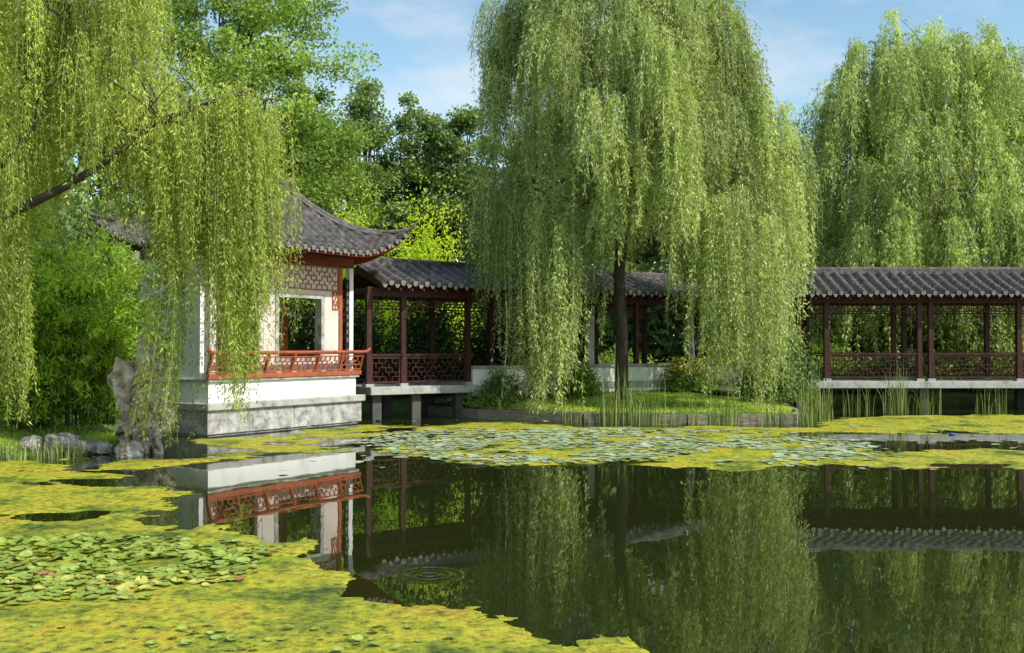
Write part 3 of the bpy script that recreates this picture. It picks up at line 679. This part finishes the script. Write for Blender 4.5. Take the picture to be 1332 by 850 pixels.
# ---- background trees
broad('broadleaf_tree','tall bright green broadleaf tree behind the pavilion',(-12.4,42,.6),19,5.3,4.5,3.5,M['leaf_a'],260,330,.17,.95,tr=.26)
broad('broadleaf_tree','leafy green tree beside the tall broadleaf tree',(-9.2,45,.6),12.5,2.8,3,2.5,M['leaf_a'],110,280,.17,.9,conic=.3)
broad('broadleaf_tree','dense green tree standing behind the bamboo',(-19.5,38,.6),16,5,4.5,2,M['leaf_a'],110,160,.26,1.1)
broad('alder_tree','dark green conical tree at the wood edge',(-7.3,50,.6),15.2,1.9,1.8,3,M['leaf_b'],90,220,.20,.7,conic=.55)
broad('alder_tree','dark green narrow tree at the wood edge',(-5.0,51,.6),14.8,1.9,1.8,3,M['leaf_b'],90,220,.20,.7,conic=.5)
broad('alder_tree','dark green rounded tree at the wood edge',(-2.4,50,.6),13.5,2.2,2.1,2,M['leaf_b'],95,220,.20,.75,conic=.3)
broad('alder_tree','dark green leafy tree behind the willow',(1.0,49,.6),13.0,2.6,2.5,2,M['leaf_b'],80,140,.3,.9,conic=.2)
broad('alder_tree','dark green leafy tree behind the walkway',(6.0,50,.6),12.0,3,2.5,1.5,M['leaf_b'],80,140,.3,.9)
broad('alder_tree','dark green leafy tree between the two willows',(10.8,47,.6),12.3,2.8,2.5,1.5,M['leaf_b'],90,140,.3,.9)
n=60000; x=R.uniform(-42,48,n); y=R.uniform(52,60,n); top=7.5+4*fbm(x*.25,y*.1,4,4); z=top*R.rand(n)**.7
nl=24000; x=np.concatenate([x,R.uniform(-40,-13,nl)]); y=np.concatenate([y,R.uniform(27,36,nl)]); z=np.concatenate([z,R.rand(nl)*6.5])
nm=34000; xm=R.uniform(-14,30,nm); ym=R.uniform(44,47.5,nm); x=np.concatenate([x,xm]); y=np.concatenate([y,ym]); z=np.concatenate([z,(3+3.2*fbm(xm*.3,ym*.2,4,14))*R.rand(nm)**.8])
pos=np.stack([x,y,z+.4],-1); V,F,t=leaves(pos,unit(R.normal(size=(len(x),3))),.42*(.6+.8*R.rand(len(x))),.26*(.6+.8*R.rand(len(x))),.15+.5*fbm(x*.6,z*.6,3,2)+.25*R.rand(len(x)))
o=obj('woodland',np_mesh('woodland',V,F,M['leaf_b'],t)); tag(o,'distant dark green woodland behind the garden','woodland',kind='stuff')
bush('bright_bush','bright yellow-green bush rising behind the walkway roof',(-3.0,36.5,.5),2.2,1.6,6.6,M['leaf_y'],19000,.15,nc=60)
bush('bright_bush','bright yellow-green shrub beside the pavilion roof',(-5.4,35,.5),1.8,1.5,6.8,M['leaf_y'],15000,.15,nc=50)
bush('laurel_bush','dark rounded evergreen bush beside the walkway',(7.7,29.3,.4),1.25,.9,2.5,M['leaf_b'],14000,.12,nc=36)
bush('laurel_bush','leafy green bush growing by the low white wall',(1.6,30.7,.5),.9,.6,2.1,M['leaf_a'],6000,.11)
bush('laurel_bush','leafy green bush growing by the low white wall',(.4,29.6,.5),.8,.5,1.7,M['leaf_b'],5000,.11)
bush('laurel_bush','low leafy bush hiding part of the white wall',(-.2,28.4,.4),.7,.4,1.0,M['leaf_b'],4500,.10)
bush('laurel_bush','low leafy bush hiding part of the white wall',(1.9,30.0,.5),.8,.4,1.0,M['leaf_a'],4500,.10)
for i,(x,y) in enumerate([(-6.9,31.0),(-5.0,31.6),(-2.9,32.6),(-.9,33.6),(1.2,35.4),(4,38),(8,37.5),(11,36),(13.5,35.6),(16.5,36),(19.5,36.2),(22.5,36)]):
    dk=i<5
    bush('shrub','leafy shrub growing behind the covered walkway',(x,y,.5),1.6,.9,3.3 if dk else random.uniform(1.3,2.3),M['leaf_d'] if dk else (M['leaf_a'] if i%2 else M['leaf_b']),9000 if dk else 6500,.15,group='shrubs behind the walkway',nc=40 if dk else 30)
o=bush('flower_bed','low bed of yellow flowers by the walkway wall',(5.6,31.9,.6),.9,.5,1.0,M['leaf_a'],3500,.09,'flowers')
b=MB()
for _ in range(220):
    x=random.gauss(0,.5); y=random.gauss(-.2,.25); z=random.uniform(.6,1.05); b.tube([(x,y,z),(x,y,z+.02)],.03,5)
b.obj('blossoms',M['petal'],o)
def bamboo(loc,rx,ry,h,nc,per,label):
    root=empty('bamboo_clump',loc,0,label,'bamboo')
    cb=MB(); pos=[];tn=[]
    for i in range(nc):
        x=random.gauss(0,.28)*rx; y=random.gauss(0,.28)*ry; hh=h*random.uniform(.45,1.1); a=random.uniform(0,6.28); ln=random.uniform(.4,1.5)
        pts=[(x+math.cos(a)*ln*t**2.4*rx,y+math.sin(a)*ln*t**2.4*ry,hh*(t-.22*ln*t**3)) for t in np.linspace(0,1,8)]
        cb.tube(pts,[.018*(1-.7*t) for t in np.linspace(0,1,8)],5)
        P=np.array(pts); nk=12; tk=R.rand(nk)**.75*.95+.05; cl=R.randint(0,nk,per); tt=np.clip(tk[cl]+R.normal(size=per)*.02,0,1)
        q=np.stack([np.interp(tt,np.linspace(0,1,8),P[:,k]) for k in range(3)],-1)
        cd=R.normal(size=(nk,3))*np.array([.24,.24,.12]); q=q+cd[cl]+R.normal(size=(per,3))*np.array([.09,.09,.07])
        q[:,2]=np.maximum(q[:,2],.05); pos.append(q); tn.append(random.uniform(.05,.55)+(R.rand(nk)*.4)[cl])
    pos=np.concatenate(pos); tn=np.concatenate(tn)+R.normal(size=len(pos))*.12
    V,F,t=leaves(pos,unit(R.normal(size=pos.shape)*.7+np.array([0,0,-.5])),.14*(.6+.8*R.rand(len(pos))),.032*(.7+.7*R.rand(len(pos))),tn)
    obj('foliage',np_mesh('foliage',V,F,M['bamboo'],t),root); cb.obj('culms',M['bamboo'],root)
bamboo((-9.3,19.9,.4),1.5,.9,4.6,60,480,'tall arching bamboo clump on the shore beside rocks')
bamboo((-8.4,20.6,.4),1.0,.8,4.4,38,460,'dense green bamboo clump beside the pavilion')
bamboo((-11.3,21.4,.4),1.6,1.2,5.2,42,430,'tall bamboo clump behind the shore willow')
def reeds(x,y,z,n,h,r,label,group='reed clumps in the pond'):
    a=R.rand(n)*6.28; rr=np.sqrt(R.rand(n))*r; bx=np.cos(a)*rr; by=np.sin(a)*rr; hh=h*(.4+.7*R.rand(n)); la=R.rand(n)*6.28; ln=R.rand(n)**2*.55*hh
    T=np.linspace(0,1,6)[None,:]
    px=bx[:,None]+np.cos(la)[:,None]*ln[:,None]*T**2.2; py=by[:,None]+np.sin(la)[:,None]*ln[:,None]*T**2.2; pz=hh[:,None]*(T-.18*T**3*(ln/hh)[:,None]*2)
    P=np.stack([px,py,pz],-1); wd=(np.stack([np.cos(la+1.57),np.sin(la+1.57),0*la],-1))[:,None,:]*(.010*(1-.85*T**2))[...,None]
    V=np.stack([P-wd,P+wd],2).reshape(-1,3); base=np.arange(n)[:,None]*12+np.arange(5)[None,:]*2
    F=np.stack([base,base+1,base+3,base+2],-1).reshape(-1,4); t=np.repeat(R.rand(n),12)
    o=obj('reed_clump',np_mesh('reed_clump',V,F,M['reed'],t),None,(x,y,z)); tag(o,label,'reeds',group)
for (x,y,h,r,n) in [(2.7,25.5,1.5,.5,90),(3.4,25.3,1.3,.5,70),(4.5,25.3,.8,.5,35),(5.4,25.2,1.1,.4,50),(6.6,25.1,.9,.4,40),(7.4,25.0,1.5,.25,55),(1.6,26.0,.8,.4,30),(8.2,26.4,1.2,.3,40),(9.0,29.3,1.3,.4,40),(10.2,29.4,1.0,.5,30),(11.4,29.6,1.7,.4,60),(12.2,29.3,1.1,.4,35),(14.2,29.5,.9,.5,28),(15.8,29.4,.8,.5,20),(17.4,29.3,.9,.5,24)]:
    reeds(x,y,-.02,n,h,r,'green reeds standing in shallow pond water')
for (x,y) in [(-8.6,17.6),(-8.0,17.9),(-9.3,17.5)]: reeds(x,y,.0,60,.4,.4,'low sedge tuft on the muddy shore','sedge tufts')
bush('nettle_plant','low dark leafy plant on the bank corner',(-.6,28.2,.3),.8,.5,.5,M['leaf_a'],2500,.1,'plant')
n=46000; x=R.uniform(-2,9.3,n); y=R.uniform(25.6,31.5,n); d=-sdf(x,y,POND); k=(d>.10)&(d<5); x=x[k];y=y[k]; z=ground_h(x,y)
n2=24000; x2=R.uniform(-13,-6.9,n2); y2=R.uniform(16.8,21,n2); k=-sdf(x2,y2,POND)>.0; x=np.concatenate([x,x2[k]]); y=np.concatenate([y,y2[k]]); z=np.concatenate([z,ground_h(x2[k],y2[k])])
n=len(x); dr=unit(R.normal(size=(n,3))*np.array([.6,.6,.1])+np.array([0,0,1]))
V,F,t=leaves(np.stack([x,y,z-.01],-1),dr,.09*(.5+1.1*R.rand(n)*fbm(x*2,y*2,2,31)*1.6),.020+.01*R.rand(n),1.5*fbm(x*1.6,y*1.6,3,4)-.2+.25*R.rand(n))
o=obj('grass',np_mesh('grass',V,F,M['grass'],t)); tag(o,'short green lawn grass around the willow','grass',kind='stuff')
pr=empty('closed_parasol',(5.75,32.3,.6),0,'folded grey blue parasol standing by the walkway','parasol')
b=MB(); b.tube([(0,0,0),(0,0,.06),(0,0,.07),(0,0,2.55)],[.28,.22,.025,.025],14); b.obj('pole',M['concrete'],pr)
b=MB(); P=[]
for z,r in [(.95,.13),(1.1,.15),(1.5,.13),(1.9,.11),(2.3,.06),(2.5,.02)]:
    P.append([((r+.03*math.cos(a*6))*math.cos(a),(r+.03*math.cos(a*6))*math.sin(a),z) for a in np.linspace(0,2*math.pi,37)])
b.grid(P); b.obj('canopy',M['cloth'],pr,True)
b=MB(); b.tube([(0,0,.02),(.01,0,.02),(.12,0,.02),(.14,0,.023),(.17,0,.026),(.175,0,.026)],[.014,.024,.024,.010,.010,.008],12)
o=b.obj('plastic_bottle',M['blue'],None,True,loc=(9.9,22.6,.0)); tag(o,'small blue plastic bottle floating among algae','bottle')
# ------------------------------------------------------------ camera, light, sky
cam=bpy.data.cameras.new('camera'); cam.lens=35; cam.sensor_width=36; cam.clip_end=2000; cam.clip_start=.1
co=bpy.data.objects.new('camera',cam); co.location=(0,0,2.0); co.rotation_euler=(math.radians(90+1.15),0,0); link(co); sc.camera=co
el=math.radians(42); azd=Vector((.78,-.52,0)).normalized()
sd=Vector((azd.x*math.cos(el),azd.y*math.cos(el),math.sin(el)))
s=bpy.data.lights.new('sun','SUN'); s.energy=5.0; s.angle=math.radians(.5); s.color=(1,.97,.88)
so=bpy.data.objects.new('sun',s); so.rotation_euler=(-sd).to_track_quat('-Z','Y').to_euler(); so.location=(20,-10,30); link(so)
wd=bpy.data.worlds.new('World'); sc.world=wd; wd.use_nodes=True; t=wd.node_tree
bg=t.nodes['Background']; bg.inputs['Strength'].default_value=.145
sky=t.nodes.new('ShaderNodeTexSky'); sky.sky_type='NISHITA'; sky.sun_disc=False; sky.sun_elevation=el; sky.sun_rotation=math.atan2(azd.x,azd.y); sky.air_density=1.0; sky.dust_density=.5
tint=t.nodes.new('ShaderNodeMixRGB'); tint.blend_type='MULTIPLY'; tint.inputs[0].default_value=1; tint.inputs[2].default_value=(1.38,1.5,1.35,1)
t.links.new(sky.outputs[0],tint.inputs[1])
tc=t.nodes.new('ShaderNodeTexCoord'); n=noise_node(t,2.6,8,.6,(1,1,2.6),tc.outputs['Generated'])
r=ramp(t,n.outputs['Fac'],[(.48,(0,0,0)),(.70,(.8,.8,.8))])
mx=t.nodes.new('ShaderNodeMixRGB'); mx.inputs[2].default_value=(6.4,6.5,6.6,1)
t.links.new(r.outputs[0],mx.inputs[0]); t.links.new(tint.outputs[0],mx.inputs[1]); t.links.new(mx.outputs[0],bg.inputs['Color'])
sc.view_settings.view_transform='Standard'; sc.view_settings.look='None'; sc.view_settings.exposure=0
